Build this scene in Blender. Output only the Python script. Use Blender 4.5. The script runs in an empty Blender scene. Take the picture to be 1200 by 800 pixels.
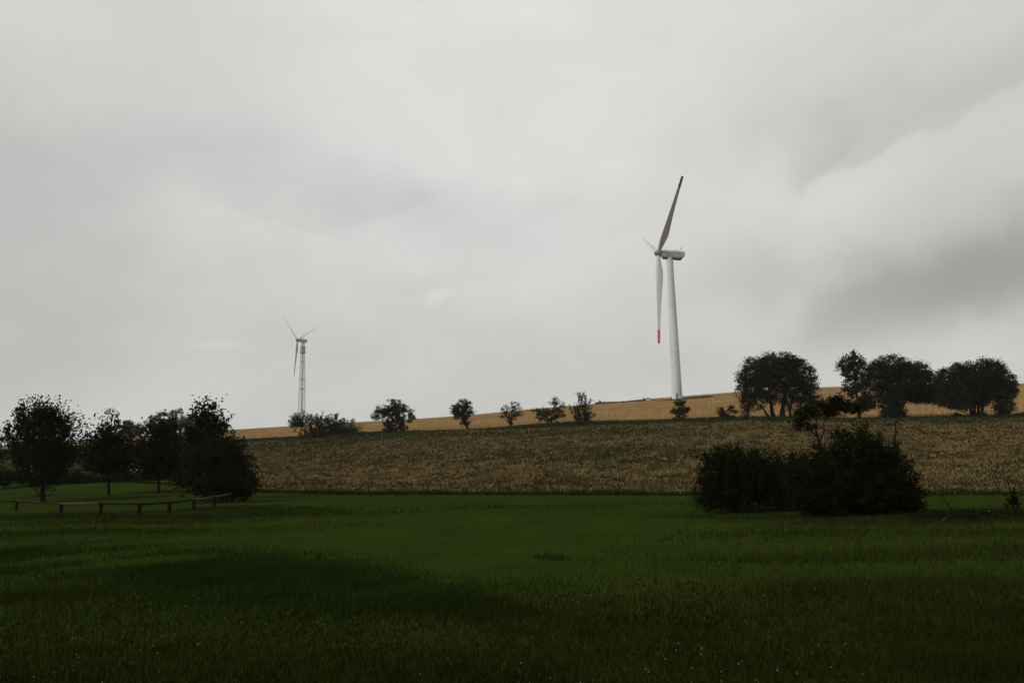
import bpy, math, random
import numpy as np
from mathutils import Vector, Matrix

# ------------------------------------------------------------------ camera
F = 933.0; PITCH = math.radians(8.83); ROLL = math.radians(1.3)
CAMZ = 1.6
scene = bpy.context.scene
cam = bpy.data.cameras.new("camera"); cam.lens = 36.0 * F / 1200; cam.sensor_width = 36
cam.clip_start = 0.1; cam.clip_end = 12000
co = bpy.data.objects.new("camera", cam); scene.collection.objects.link(co)
MC = Matrix.Rotation(math.pi/2 + PITCH, 4, 'X') @ Matrix.Rotation(-ROLL, 4, 'Z')
co.matrix_world = Matrix.Translation((0, 0, CAMZ)) @ MC
scene.camera = co
M3 = np.array(MC.to_3x3()); C0 = np.array([0, 0, CAMZ])

# ------------------------------------------------------------------ view + world
scene.view_settings.view_transform = 'Standard'; scene.view_settings.look = 'None'
scene.view_settings.exposure = 0.0; scene.view_settings.gamma = 1.0
SUN_EL = math.radians(40); SUN_AZ = math.radians(238)      # azimuth clockwise from +Y: sun behind and to the left
SUN_POWER = 1.5
world = bpy.data.worlds.new("World"); scene.world = world; world.use_nodes = True
nt = world.node_tree; nt.nodes.clear()

def node(t, typ, **kw):
    n = t.nodes.new(typ)
    for k, v in kw.items(): setattr(n, k, v)
    return n
def lk(t, a, b): t.links.new(a, b)
def setin(t, sock, v):
    if isinstance(v, bpy.types.NodeSocket): lk(t, v, sock)
    else: sock.default_value = v
def mth(t, op, a, b=None, c=None, clamp=False):
    n = node(t, 'ShaderNodeMath', operation=op); n.use_clamp = clamp
    setin(t, n.inputs[0], a)
    if b is not None: setin(t, n.inputs[1], b)
    if c is not None: setin(t, n.inputs[2], c)
    return n.outputs[0]
def vm(t, op, a, b=None, out=0):
    n = node(t, 'ShaderNodeVectorMath', operation=op)
    setin(t, n.inputs[0], a)
    if b is not None: setin(t, n.inputs[1], b)
    return n.outputs['Value'] if op in ('DOT_PRODUCT', 'LENGTH') else n.outputs[0]
def mapr(t, v, a, b, c, d, smooth=True):
    n = node(t, 'ShaderNodeMapRange'); n.interpolation_type = 'SMOOTHSTEP' if smooth else 'LINEAR'
    setin(t, n.inputs[0], v)
    for i, x in enumerate((a, b, c, d)): n.inputs[1+i].default_value = x
    return n.outputs[0]
def noise(t, vec, scale, detail=5, rough=.55, dist=0, dim='3D', color=False):
    n = node(t, 'ShaderNodeTexNoise'); n.noise_dimensions = dim
    if vec is not None: lk(t, vec, n.inputs['Vector'])
    n.inputs['Scale'].default_value = scale; n.inputs['Detail'].default_value = detail
    n.inputs['Roughness'].default_value = rough; n.inputs['Distortion'].default_value = dist
    return n.outputs['Color' if color else 'Fac']
def mixc(t, fac, a, b, typ='MIX'):
    n = node(t, 'ShaderNodeMix'); n.data_type = 'RGBA'; n.blend_type = typ
    setin(t, n.inputs[0], fac); setin(t, n.inputs[6], a); setin(t, n.inputs[7], b)
    return n.outputs[2]

def raydir(c, r):
    d = M3 @ np.array([(c-600)/F, (400-r)/F, -1.0]); return d/np.linalg.norm(d)
def proj(p):
    q = M3.T @ (np.asarray(p, float) - C0); return 600 + F*q[0]/-q[2], 400 - F*q[1]/-q[2]
def P(c, r, Y):
    d = raydir(c, r); return C0 + d*(Y/d[1])

tc = node(nt, 'ShaderNodeTexCoord')
N = tc.outputs['Generated']
sep = node(nt, 'ShaderNodeSeparateXYZ'); lk(nt, N, sep.inputs[0]); nz = sep.outputs[2]
# ragged direction for the cloud banks
wn = noise(nt, N, 3.2, 7, .6, 0.3, color=True)
w = vm(nt, 'SUBTRACT', wn, (.5, .5, .5))
sc_ = node(nt, 'ShaderNodeVectorMath', operation='SCALE'); lk(nt, w, sc_.inputs[0]); sc_.inputs['Scale'].default_value = .19
NW = vm(nt, 'ADD', N, sc_.outputs[0])
def bank(c, r, rx, ry, rot=0, soft=1.0):
    """soft elliptical cloud bank in a given direction of the sky; rx, ry in units of 1/933 rad"""
    d = raydir(c, r)
    right = np.cross(d, [0, 0, 1]); right /= np.linalg.norm(right); up = np.cross(right, d)
    a = math.radians(rot); r2 = right*math.cos(a)+up*math.sin(a); u2 = -right*math.sin(a)+up*math.cos(a)
    df = vm(nt, 'SUBTRACT', NW, tuple(d))
    x = mth(nt, 'MULTIPLY', vm(nt, 'DOT_PRODUCT', df, tuple(r2)), F/rx)
    y = mth(nt, 'MULTIPLY', vm(nt, 'DOT_PRODUCT', df, tuple(u2)), F/ry)
    z = mth(nt, 'MULTIPLY', vm(nt, 'DOT_PRODUCT', df, tuple(d)), 2.0)
    q = mth(nt, 'ADD', mth(nt, 'ADD', mth(nt, 'POWER', x, 2), mth(nt, 'POWER', y, 2)), mth(nt, 'POWER', z, 2))
    return mapr(nt, mth(nt, 'SQRT', q), 0.15 if soft >= 1 else 1-soft, 1.0 if soft >= 1 else 1.0, 1, 0)
# cloud sheet coordinates (flattened towards the horizon)
den = mth(nt, 'ADD', mth(nt, 'MAXIMUM', nz, 0), .28)
comb = node(nt, 'ShaderNodeCombineXYZ')
lk(nt, mth(nt, 'DIVIDE', sep.outputs[0], den), comb.inputs[0]); lk(nt, mth(nt, 'DIVIDE', sep.outputs[1], den), comb.inputs[1])
big = noise(nt, comb.outputs[0], 1.0, 7, .5, .15)
mpn = node(nt, 'ShaderNodeMapping'); lk(nt, N, mpn.inputs[0]); mpn.inputs['Scale'].default_value = (1, 1, 1.7)
med = noise(nt, mpn.outputs[0], 4.2, 8, .55, .25)
lum = mapr(nt, nz, 0.0, .42, .625, .745)
lum = mth(nt, 'MULTIPLY', lum, mapr(nt, big, .3, .7, .95, 1.04))
lum = mth(nt, 'MULTIPLY', lum, mapr(nt, med, .35, .65, .955, 1.03))
SKYB = [  # col,row,rx,ry,rot, gain, softness
    (1150, 338, 230, 66, 9, -.25, 1), (1210, 315, 300, 150, 6, -.23, 1), (885, 338, 95, 75, 0, -.12, 1), (1000, 372, 90, 40, 25, -.07, 1), (935, 372, 40, 40, 60, .05, 1), (1150, 430, 200, 34, 5, .10, 1),
    (200, 185, 460, 60, -7, -.075, 1), (520, 250, 300, 50, -4, -.06, 1), (60, 430, 260, 120, 5, -.08, 1),
    (850, 180, 260, 60, 25, -.05, 1),
    (1090, 205, 150, 70, 22, .07, .45), (440, 285, 110, 48, 10, .04, .5), (620, 300, 160, 70, 5, .03, 1),
    (500, 341, 26, 14, 20, .09, 1), (262, 420, 60, 14, 4, .07, 1), (520, 30, 420, 150, 0, .06, 1),
    (60, 60, 330, 330, 0, -.10, 1), (1180, 40, 330, 250, 0, -.12, 1), (-40, 250, 240, 260, 0, -.09, 1)]
for (c, r, rx, ry, rot, g, sf) in SKYB:
    lum = mth(nt, 'MULTIPLY', lum, mth(nt, 'MULTIPLY_ADD', bank(c, r, rx, ry, rot, sf), g, 1.0))
def edge(c, r, rot, w_, ln, g):
    """crisp rim of a cloud bank: clear below the rim, a darker layer fading upwards above it"""
    global lum
    d = raydir(c, r); right = np.cross(d, [0, 0, 1]); right /= np.linalg.norm(right); up = np.cross(right, d)
    a = math.radians(rot); r2 = right*math.cos(a)+up*math.sin(a); u2 = -right*math.sin(a)+up*math.cos(a)
    df = vm(nt, 'SUBTRACT', NW2, tuple(d))
    sd_ = mth(nt, 'MULTIPLY', vm(nt, 'DOT_PRODUCT', df, tuple(u2)), F); al = mth(nt, 'ABSOLUTE', mth(nt, 'MULTIPLY', vm(nt, 'DOT_PRODUCT', df, tuple(r2)), F))
    m = mth(nt, 'MULTIPLY', mapr(nt, sd_, -5, 4, 0, 1), mapr(nt, sd_, 0, w_, 1, 0)); m = mth(nt, 'MULTIPLY', m, mapr(nt, al, ln*.35, ln, 1, 0))
    m = mth(nt, 'MULTIPLY', m, mapr(nt, vm(nt, 'DOT_PRODUCT', NW2, tuple(d)), .5, .8, 0, 1))
    lum = mth(nt, 'MULTIPLY', lum, mth(nt, 'MULTIPLY_ADD', m, g, 1.0))
wn2 = noise(nt, N, 9, 6, .55, 0.2, color=True)
s2_ = node(nt, 'ShaderNodeVectorMath', operation='SCALE'); lk(nt, vm(nt, 'SUBTRACT', wn2, (.5, .5, .5)), s2_.inputs[0]); s2_.inputs['Scale'].default_value = .10
NW2 = vm(nt, 'ADD', N, s2_.outputs[0])
edge(1090, 148, 14, 80, 170, -.10); edge(972, 192, 42, 70, 75, -.10); edge(430, 252, 18, 50, 110, -.045)
edge(320, 262, -12, 60, 120, -.035); edge(640, 255, 22, 60, 110, -.03); edge(520, 330, 14, 30, 70, -.03); edge(230, 330, 6, 50, 150, -.02)
# added dimming of the unseen sky overhead and behind the camera, darkens the foreground
ov = mapr(nt, nz, .52, .85, 1.0, .45)
back = mapr(nt, sep.outputs[1], -.55, .45, .5, 1.0)
lum = mth(nt, 'MULTIPLY', lum, mth(nt, 'MULTIPLY', ov, back))
tintf = mapr(nt, med, .3, .7, 0, 1)
tint = mixc(nt, tintf, (.99, 1.0, .955, 1), (1.0, 1.0, .935, 1))
lav = bank(420, 225, 560, 90, -6)
tint = mixc(nt, mth(nt, 'MULTIPLY', lav, .8), tint, (.995, .985, .975, 1))
tint = mixc(nt, bank(1150, 335, 330, 150, 6), tint, (.985, 1.0, .93, 1))
lumc = node(nt, 'ShaderNodeCombineXYZ')
for i in range(3): lk(nt, mth(nt, 'MULTIPLY', lum, 10.0), lumc.inputs[i])
cloud = mixc(nt, 1.0, tint, lumc.outputs[0], 'MULTIPLY')
sky = node(nt, 'ShaderNodeTexSky'); sky.sky_type = 'NISHITA'; sky.sun_disc = False
sky.sun_elevation = SUN_EL; sky.sun_rotation = SUN_AZ
skymix = mixc(nt, .97, sky.outputs[0], cloud)
bg = node(nt, 'ShaderNodeBackground'); lk(nt, skymix, bg.inputs[0]); bg.inputs[1].default_value = .1
wo = node(nt, 'ShaderNodeOutputWorld'); lk(nt, bg.outputs[0], wo.inputs[0])
world.cycles.sampling_method = 'MANUAL'; world.cycles.sample_map_resolution = 512

sl = bpy.data.lights.new("sun", 'SUN'); sl.energy = SUN_POWER; sl.angle = math.radians(14); sl.color = (1.0, .98, .94)
so = bpy.data.objects.new("sun", sl); scene.collection.objects.link(so)
sd = Vector((math.sin(SUN_AZ)*math.cos(SUN_EL), math.cos(SUN_AZ)*math.cos(SUN_EL), math.sin(SUN_EL)))
so.rotation_euler = sd.to_track_quat('Z', 'Y').to_euler(); so.location = (-60, -40, 120)

# ------------------------------------------------------------------ materials
def mat(name, base=(.5, .5, .5), rough=.8, spec=.3):
    m = bpy.data.materials.new(name); m.use_nodes = True
    t = m.node_tree; b = t.nodes['Principled BSDF']
    b.inputs['Base Color'].default_value = (*base, 1); b.inputs['Roughness'].default_value = rough
    b.inputs['Specular IOR Level'].default_value = spec
    return m, t, b
def objcoord(t):
    return node(t, 'ShaderNodeNewGeometry').outputs['Position']
def leafmat(name, dark, light, trans=.25, island=.6, ns=.5):
    m, t, b = mat(name, dark, .9, 0.0)
    g = node(t, 'ShaderNodeNewGeometry')
    n1 = noise(t, g.outputs['Position'], ns, 3)
    f = mth(t, 'ADD', mth(t, 'MULTIPLY', g.outputs['Random Per Island'], island), mth(t, 'MULTIPLY', mapr(t, n1, .35, .65, 0, 1), 1-island))
    c = mixc(t, f, (*dark, 1), (*light, 1)); lk(t, c, b.inputs['Base Color'])
    if trans > 0:
        tr = node(t, 'ShaderNodeBsdfTranslucent'); lk(t, c, tr.inputs[0])
        mx = node(t, 'ShaderNodeMixShader'); mx.inputs[0].default_value = trans
        out = t.nodes['Material Output']
        lk(t, b.outputs[0], mx.inputs[1]); lk(t, tr.outputs[0], mx.inputs[2]); lk(t, mx.outputs[0], out.inputs[0])
    return m
def barkmat(name, a, c_):
    m, t, b = mat(name, a, .95, .03)
    n1 = noise(t, objcoord(t), 6, 6, .65, 1.0)
    lk(t, mixc(t, mapr(t, n1, .35, .65, 0, 1), (*a, 1), (*c_, 1)), b.inputs['Base Color'])
    bp = node(t, 'ShaderNodeBump'); bp.inputs['Distance'].default_value = .02; lk(t, n1, bp.inputs['Height']); lk(t, bp.outputs[0], b.inputs['Normal'])
    return m
def paintmat(name, col, dirt, rough=.45, scale=.6, stretch=(1, 1, .12), amt=.5):
    m, t, b = mat(name, col, rough, .4)
    mp = node(t, 'ShaderNodeMapping'); lk(t, objcoord(t), mp.inputs[0]); mp.inputs['Scale'].default_value = stretch
    n1 = noise(t, mp.outputs[0], scale, 6, .6, .5)
    lk(t, mixc(t, mth(t, 'MULTIPLY', mapr(t, n1, .4, .75, 0, 1), amt), (*col, 1), (*dirt, 1)), b.inputs['Base Color'])
    return m
GR_D = (.024, .040, .0075); GR_L = (.050, .070, .014)
def groundmat(name, cols, scale=(.05, .5, 8), bump=.04, bscale=9):
    m, t, b = mat(name, cols[0], 1.0, 0.0)
    pos = objcoord(t)
    a = noise(t, pos, scale[0], 5, .6, .6); c2 = noise(t, pos, scale[1], 6, .65, .3); c3 = noise(t, pos, scale[2], 4, .7)
    x = mixc(t, mapr(t, a, .4, .6, 0, 1), (*cols[0], 1), (*cols[1], 1))
    x = mixc(t, mth(t, 'MULTIPLY', mapr(t, c2, .42, .62, 0, 1), .6), x, (*cols[2], 1))
    x = mixc(t, mth(t, 'MULTIPLY', mapr(t, c3, .4, .65, 0, 1), .5), x, (*cols[3], 1))
    lk(t, x, b.inputs['Base Color'])
    n2 = noise(t, pos, bscale, 6, .7)
    bp = node(t, 'ShaderNodeBump'); bp.inputs['Distance'].default_value = bump; bp.inputs['Strength'].default_value = .8
    lk(t, n2, bp.inputs['Height']); lk(t, bp.outputs[0], b.inputs['Normal'])
    return m
M_MEADOW = groundmat('meadow_turf', [(.028, .043, .006), (.036, .053, .008), (.022, .036, .005), (.042, .054, .011)], (.07, .35, 5), .04)
M_LOWER = groundmat('lodged_grain', [(.13, .095, .04), (.10, .08, .032), (.08, .066, .025), (.16, .115, .05)], (.06, .45, 1.6), .35, 1.2)
M_UPPER = groundmat('ripe_wheat', [(.40, .265, .115), (.36, .235, .10), (.33, .21, .09), (.44, .29, .13)], (.015, .09, 1.2), .15, 1.5)
M_TERR = groundmat('far_land', [(.05, .06, .02), (.12, .09, .04), (.04, .05, .015), (.06, .07, .02)], (.01, .1, 1), .1, 1)
M_GRASS = leafmat('meadow_blades', (.032, .050, .006), (.064, .088, .014), .15, .25, .5)
M_SWARD = leafmat('shaded_clover_sward', (.014, .020, .003), (.032, .040, .008), .12, .4, .9)  # longer clover turf, with foreground dimming put into its colour
M_TUFT = leafmat('coarse_tuft_blades', (.020, .030, .005), (.040, .052, .011), .15, .5, .8)
M_LONG = leafmat('long_grass_blades', (.015, .027, .004), (.034, .051, .011), .2, .6, .8)
M_VERGE = leafmat('verge_grass', (.022, .036, .010), (.060, .070, .026), .2, .5, .25)
M_TRACK = leafmat('track_weeds', (.045, .052, .02), (.16, .13, .055), .2, .6, .1)
M_LOWB = leafmat('lodged_grain_stalks', (.105, .080, .030), (.255, .180, .082), .15, .5, 1.0)
M_UPB = leafmat('wheat_stalks', (.37, .24, .10), (.56, .385, .18), .25, .6, .05)
M_LEAF_A = leafmat('apple_leaves', (.014, .022, .008), (.040, .050, .019), .2, .6, .6)
M_LEAF_W = leafmat('willow_leaves', (.014, .021, .009), (.038, .046, .021), .2, .5, .35)
M_LEAF_N = leafmat('dark_leaves', (.010, .016, .005), (.028, .036, .011), .15, .6, 1.2)
M_LEAF_B = leafmat('bush_leaves', (.007, .011, .003), (.023, .030, .008), .12, .6, 2.0)
M_LEAF_F = leafmat('far_wood_leaves', (.018, .024, .014), (.040, .048, .026), .1, .5, .15)
M_BARK = barkmat('bark', (.009, .008, .006), (.024, .020, .015))
M_RAIL = barkmat('weathered_rail', (.013, .012, .010), (.035, .032, .027))
M_RAILP = barkmat('silvered_lit_rail', (.05, .047, .04), (.12, .115, .10))  # weathered wood, plus lit rail tops put into the colour
M_POST = barkmat('dark_post', (.008, .007, .006), (.02, .018, .015))
M_PALE = barkmat('bleached_rail', (.34, .34, .31), (.5, .5, .47))
M_WHITE = paintmat('white_turbine_paint', (.76, .79, .81), (.54, .55, .53), .4, .5, (1, 1, .1), .45)
M_NAC = paintmat('nacelle_paint', (.60, .63, .65), (.42, .43, .43), .45, .8, (1, 1, 1), .5)
M_BLADE_SHADE = paintmat('shaded_blade_gelcoat', (.50, .57, .65), (.42, .46, .50), .35, .3, (1, 1, 1), .4)  # shade on the raised blade put into its colour, cooled against wheat bounce
M_GREY = paintmat('grey_steel', (.22, .22, .21), (.12, .12, .11), .5)
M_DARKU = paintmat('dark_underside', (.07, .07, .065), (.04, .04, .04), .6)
M_RED = paintmat('red_band_paint', (.72, .13, .05), (.55, .10, .045), .45)
M_RED_SHADE = paintmat('shaded_red_band_paint', (.20, .05, .045), (.14, .04, .035), .45)  # red of the raised tip, its shade put into the paint colour
M_MAST = paintmat('pale_mast_steel', (.66, .66, .65), (.5, .5, .49), .5)
M_GALV = paintmat('galvanised_steel', (.42, .42, .42), (.26, .26, .26), .5)
M_FLOWER, _t, _b = mat('clover_petals', (.24, .24, .18), .8, .1)
M_STONE = groundmat('pale_stone', [(.42, .41, .37), (.5, .48, .43), (.3, .3, .27), (.38, .37, .34)], (2, 8, 20), .01, 15)

# ------------------------------------------------------------------ mesh helpers
COL = scene.collection
def mesh_np(name, verts, faces, material, parent=None, smooth=False):
    verts = np.asarray(verts, np.float32); faces = np.asarray(faces, np.int32)
    me = bpy.data.meshes.new(name); me.vertices.add(len(verts)); me.vertices.foreach_set('co', verts.ravel())
    k = faces.shape[1]; me.loops.add(faces.size); me.loops.foreach_set('vertex_index', faces.ravel())
    me.polygons.add(len(faces)); me.polygons.foreach_set('loop_start', np.arange(0, faces.size, k, dtype=np.int32))
    me.polygons.foreach_set('loop_total', np.full(len(faces), k, np.int32))
    if smooth: me.polygons.foreach_set('use_smooth', np.ones(len(faces), bool))
    me.update(calc_edges=True); me.materials.append(material)
    o = bpy.data.objects.new(name, me); COL.objects.link(o)
    if parent is not None: o.parent = parent
    return o
class MB:
    def __init__(s): s.v = []; s.f = []; s.n = 0
    def add(s, v, f):
        s.v.extend([tuple(map(float, p)) for p in v]); s.f.extend([tuple(i+s.n for i in q) for q in f]); s.n += len(v)
    def tube(s, pts, rad, n=8, caps=True):
        pts = [np.asarray(p, float) for p in pts]; rings = []
        ref = None
        for i, p in enumerate(pts):
            d = pts[min(i+1, len(pts)-1)] - pts[max(i-1, 0)]; L = np.linalg.norm(d); d = d/(L if L > 1e-9 else 1)
            if ref is None: ref = np.array([1., 0, 0]) if abs(d[0]) < .8 else np.array([0, 1., 0])
            a = np.cross(d, ref); a /= np.linalg.norm(a); b = np.cross(d, a); ref = np.cross(a, d)*1.0
            ref = b if False else ref
            for k in range(n):
                t = 2*math.pi*k/n; rings.append(p + rad[i]*(math.cos(t)*a + math.sin(t)*b))
        f = [(i*n+k, i*n+(k+1) % n, (i+1)*n+(k+1) % n, (i+1)*n+k) for i in range(len(pts)-1) for k in range(n)]
        if caps: f += [tuple(range(n))[::-1], tuple((len(pts)-1)*n+k for k in range(n))]
        s.add(rings, f)
    def box(s, c, sx, sy, sz, R=None, bev=0):
        v = np.array([(x, y, z) for z in (-.5, .5) for y in (-.5, .5) for x in (-.5, .5)])*[sx, sy, sz]
        if R is not None: v = v @ np.asarray(R).T
        s.add(v+np.asarray(c), [(0, 2, 3, 1), (4, 5, 7, 6), (0, 1, 5, 4), (2, 6, 7, 3), (0, 4, 6, 2), (1, 3, 7, 5)])
    def loft(s, rings, caps=True):
        n = len(rings[0]); v = [p for r in rings for p in r]
        f = [(i*n+k, i*n+(k+1) % n, (i+1)*n+(k+1) % n, (i+1)*n+k) for i in range(len(rings)-1) for k in range(n)]
        if caps: f += [tuple(range(n))[::-1], tuple((len(rings)-1)*n+k for k in range(n))]
        s.add(v, f)
    def build(s, name, material, parent=None, smooth=True):
        me = bpy.data.meshes.new(name); me.from_pydata(s.v, [], s.f); me.update(); me.materials.append(material)
        if smooth:
            me.polygons.foreach_set('use_smooth', np.ones(len(me.polygons), bool))
            try: me.set_sharp_from_angle(angle=math.radians(40))
            except Exception: pass
        o = bpy.data.objects.new(name, me); COL.objects.link(o)
        if parent is not None: o.parent = parent
        return o
def empty(name, loc):
    o = bpy.data.objects.new(name, None); COL.objects.link(o); o.location = tuple(map(float, loc)); o.empty_display_size = .5
    return o
def tag(o, label=None, cat=None, group=None, kind=None):
    if label: o['label'] = label
    if cat: o['category'] = cat
    if group: o['group'] = group
    if kind: o['kind'] = kind
    return o

# ------------------------------------------------------------------ terrain
SC = .62; YC = 420.0
def sclip(s): return np.clip(s, -SC, SC)
def yedge(s): s = sclip(s); return (44-37.2*s)/(1+.62*s)
def yhedge(s): s = sclip(s); return (150-21*s)/(1+.35*s)
R_EDGE = ([-200, 0, 150, 230, 300, 420, 600, 820, 1200, 1500], [562, 562, 562, 571, 578, 579, 579, 578, 577, 577])
R_HEDGE = ([-200, 0, 200, 270, 340, 461, 545, 641, 683, 797, 880, 1000, 1200, 1500], [532, 529, 523, 519, 515.5, 508, 504, 501, 499, 494.5, 493, 492, 490, 489])
R_SKY = ([-200, 0, 100, 270, 340, 415, 500, 580, 620, 700, 760, 800, 860, 965, 1200, 1500], [536, 524, 516, 504.5, 500, 495.5, 491, 484.5, 480, 473.8, 468, 465, 460, 454, 450, 448])
def zfor(s, y, tab):
    x = s*(y+60); z = 10.0
    for _ in range(12):
        c, r = proj((x, y, z)); tr = np.interp(c, *tab)
        z += (r-tr)*y/F*.95
    return z
SS = np.linspace(-SC, SC, 63)
ZE = np.array([zfor(s, float(yedge(s)), R_EDGE) for s in SS])
ZE = np.where(ZE < .35, 0, ZE-.35*(1)) * 1.0
ZE = np.array([max(0, zfor(s, float(yedge(s)), R_EDGE)) if s < .02 else 0 for s in SS]); ZE = np.minimum(ZE, 2.2)
ZH = np.array([zfor(s, float(yhedge(s)), R_HEDGE) for s in SS])
ZC = np.array([zfor(s, YC, R_SKY) for s in SS])
def smoothk(a, k):
    kk = np.ones(k)/k; return np.convolve(np.pad(a, k//2, mode='edge'), kk, 'valid')
ZE = smoothk(ZE, 5); ZH = smoothk(ZH, 3); ZC = smoothk(ZC, 3)
def H(x, y):
    x = np.asarray(x, float); y = np.asarray(y, float)
    s = sclip(x/np.maximum(y+60, 5)); ye = yedge(s); yh = yhedge(s)
    ze = np.interp(s, SS, ZE); zh = np.interp(s, SS, ZH); zc = np.interp(s, SS, ZC)
    a = np.clip((y/ye-.55)/.45, 0, 1); z1 = ze*a*a
    t = np.clip((y-ye)/(yh-ye), 0, 1); z2 = ze+(zh-ze)*(t*.8+.2*t*t)
    t2 = np.clip((y-yh)/(YC-yh), 0, 1); z3 = zh+(zc-zh)*t2
    d = np.maximum(y-YC, 0); z4 = zc-.02*d-.00018*np.minimum(d, 400)**2
    z = np.where(y < ye, z1, np.where(y < yh, z2, np.where(y < YC, z3, np.maximum(z4, -.3))))
    bump = .05*np.sin(x*.31+1.3)*np.sin(y*.27+.4)+.03*np.sin(x*.83+y*.5)
    return z + bump*np.clip(y/20, .15, 1)*np.where(y < ye, 1, 0)*np.clip((ye-y)/6, 0, 1)
def Hs(x, y): return float(H(x, y))
def ground(col, Y):
    x = (col-600)/F*Y
    for _ in range(8):
        z = Hs(x, Y); c, r = proj((x, Y, z)); x += (col-c)*Y/F
    return np.array([x, Y, Hs(x, Y)])
def hit(col, row, ymin=4, ymax=430):
    d = raydir(col, row); ys = np.linspace(ymin, ymax, 6000)
    p = C0[None]+d[None]*(ys/d[1])[:, None]; h = H(p[:, 0], p[:, 1]); k = np.where(p[:, 2] < h)[0]
    k = k[0] if len(k) else len(ys)-1
    q = p[k].copy(); q[2] = h[k]; return q
def s_hedge(col):
    lo, hi = -SC, SC
    for _ in range(40):
        s = (lo+hi)/2; y = float(yhedge(s)); x = s*(y+60); c, _r = proj((x, y, Hs(x, y)))
        if c < col: lo = s
        else: hi = s
    return s
def onhedge(col, dy=0):
    s = s_hedge(col); y = float(yhedge(s))+dy; return ground(col, y)

scol = np.concatenate([np.linspace(-1.6, -.75, 14)[:-1], np.linspace(-.75, .75, 151), np.linspace(.75, 1.6, 14)[1:]])
def sheet(name, y0f, y1f, n, material, ease=1.0, z=0.0):
    V = []
    for i in range(n+1):
        t = (i/n)**ease
        y = y0f(scol)*(1-t)+y1f(scol)*t; x = scol*(y+60); V.append(np.stack([x, y, H(x, y)+z], 1))
    V = np.concatenate(V); m = len(scol)
    ii, jj = np.meshgrid(np.arange(n), np.arange(m-1), indexing='ij'); a = (ii*m+jj).ravel()
    Fc = np.stack([a, a+1, a+m+1, a+m], 1)
    o = mesh_np(name, V, Fc, material, smooth=True); tag(o, kind='structure'); return o
one = np.ones_like(scol)
sheet('meadow', lambda s: -45*one, yedge, 110, M_MEADOW)
sheet('grain_field', yedge, yhedge, 120, M_LOWER)
sheet('wheat_field', yhedge, lambda s: YC*one, 80, M_UPPER)
sheet('far_slope', lambda s: YC*one, lambda s: 1150*one, 60, M_TERR, 1.6)
gp = mesh_np('terrain', [(-1950, -900, -.45), (1950, -900, -.45), (1950, 1200, -.45), (-1950, 1200, -.45)], [(0, 1, 2, 3)], M_TERR); tag(gp, kind='structure')

# ------------------------------------------------------------------ blades and leaves
def blades(name, x, y, h, w, lean, material, rng, zoff=0.0, head=None):
    n = len(x); z = H(x, y)+zoff; a = rng.uniform(0, 2*np.pi, n); b = rng.uniform(0, 2*np.pi, n)
    if head is not None: b = head; a = head+np.pi/2+rng.normal(size=n)*.3
    ca, sa = np.cos(a)*w/2, np.sin(a)*w/2; l = lean*h
    v = np.empty((n, 3, 3), np.float32)
    v[:, 0] = np.stack([x-ca, y-sa, z-.01], 1); v[:, 1] = np.stack([x+ca, y+sa, z-.01], 1)
    v[:, 2] = np.stack([x+np.cos(b)*l, y+np.sin(b)*l, z+h*np.sqrt(np.maximum(.05, 1-lean*lean*.9))], 1)
    return mesh_np(name, v.reshape(-1, 3), np.arange(3*n).reshape(-1, 3), material)
def vnoise(x, y, s, seed=0):
    r = np.random.default_rng(seed); o = np.zeros_like(x)
    for k in range(5):
        kx, ky = r.normal(size=2)*s; o += np.sin(kx*x+ky*y+r.uniform(0, 6.28))
    return o/5
rng = np.random.default_rng(7)
# short meadow turf
n = 620000
y = 4.5*np.exp(rng.uniform(0, 1, n)*math.log(95/4.5)); x = rng.uniform(-.72, .72, n)*y+rng.uniform(-1, 1, n)
keep = y < yedge(x/(y+60))-.2; x, y = x[keep], y[keep]
hh = rng.uniform(.012, .034, len(x))*(1+.5*np.clip(vnoise(x, y, .5, 3), -.5, 1))
wild = (y+1.2*vnoise(x, y, .5, 61)-.12*x) < rng.normal(size=len(x))*2.4+8.4  # gradual change to the darkened sward imitates the foreground dimming
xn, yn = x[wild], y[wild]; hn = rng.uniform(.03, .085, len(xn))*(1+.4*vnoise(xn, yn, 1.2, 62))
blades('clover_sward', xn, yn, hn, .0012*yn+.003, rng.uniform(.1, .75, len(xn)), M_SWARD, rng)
tag(bpy.data.objects['clover_sward'], 'unmown grass and clover nearest the camera, its colour darkened for shade', 'grass', kind='stuff')
x, y, hh = x[~wild], y[~wild], hh[~wild]
blades('meadow_grass', x, y, hh, .0011*y+.003, rng.uniform(.3, .95, len(x)), M_GRASS, rng)
tag(bpy.data.objects['meadow_grass'], 'short dark green meadow grass covering the foreground', 'grass', kind='stuff')
# band of longer grass that sweeps across the foreground
n = 85000
t = rng.uniform(0, 1, n)
bc = np.interp(t, [0, .1, .3, .5, .75, 1], [-60, 60, 200, 330, 470, 600]); br = np.interp(bc, [-60, 100, 240, 360, 480, 600], [655, 660, 672, 684, 700, 722])
cen = np.array([hit(c, r)[:2] for c, r in zip(np.linspace(-60, 600, 60), np.interp(np.linspace(-60, 600, 60), [-60, 100, 240, 360, 480, 600], [655, 660, 672, 684, 700, 722]))])
cx = np.interp(bc, np.linspace(-60, 600, 60), cen[:, 0]); cy = np.interp(bc, np.linspace(-60, 600, 60), cen[:, 1])
wd = np.interp(bc, [-60, 100, 300, 480, 600], [2.6, 2.6, 2.2, 1.3, .3])
x = cx+rng.normal(size=n)*.3; y = cy+rng.normal(size=n)*wd*.62
k = rng.uniform(0, 1, n) < .5+.9*vnoise(x, y, 1.3, 11); x, y, wd2 = x[k], y[k], wd[k]
hh = rng.uniform(.04, .12, len(x))*np.clip(wd2/2+.2, .3, 1)
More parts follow.
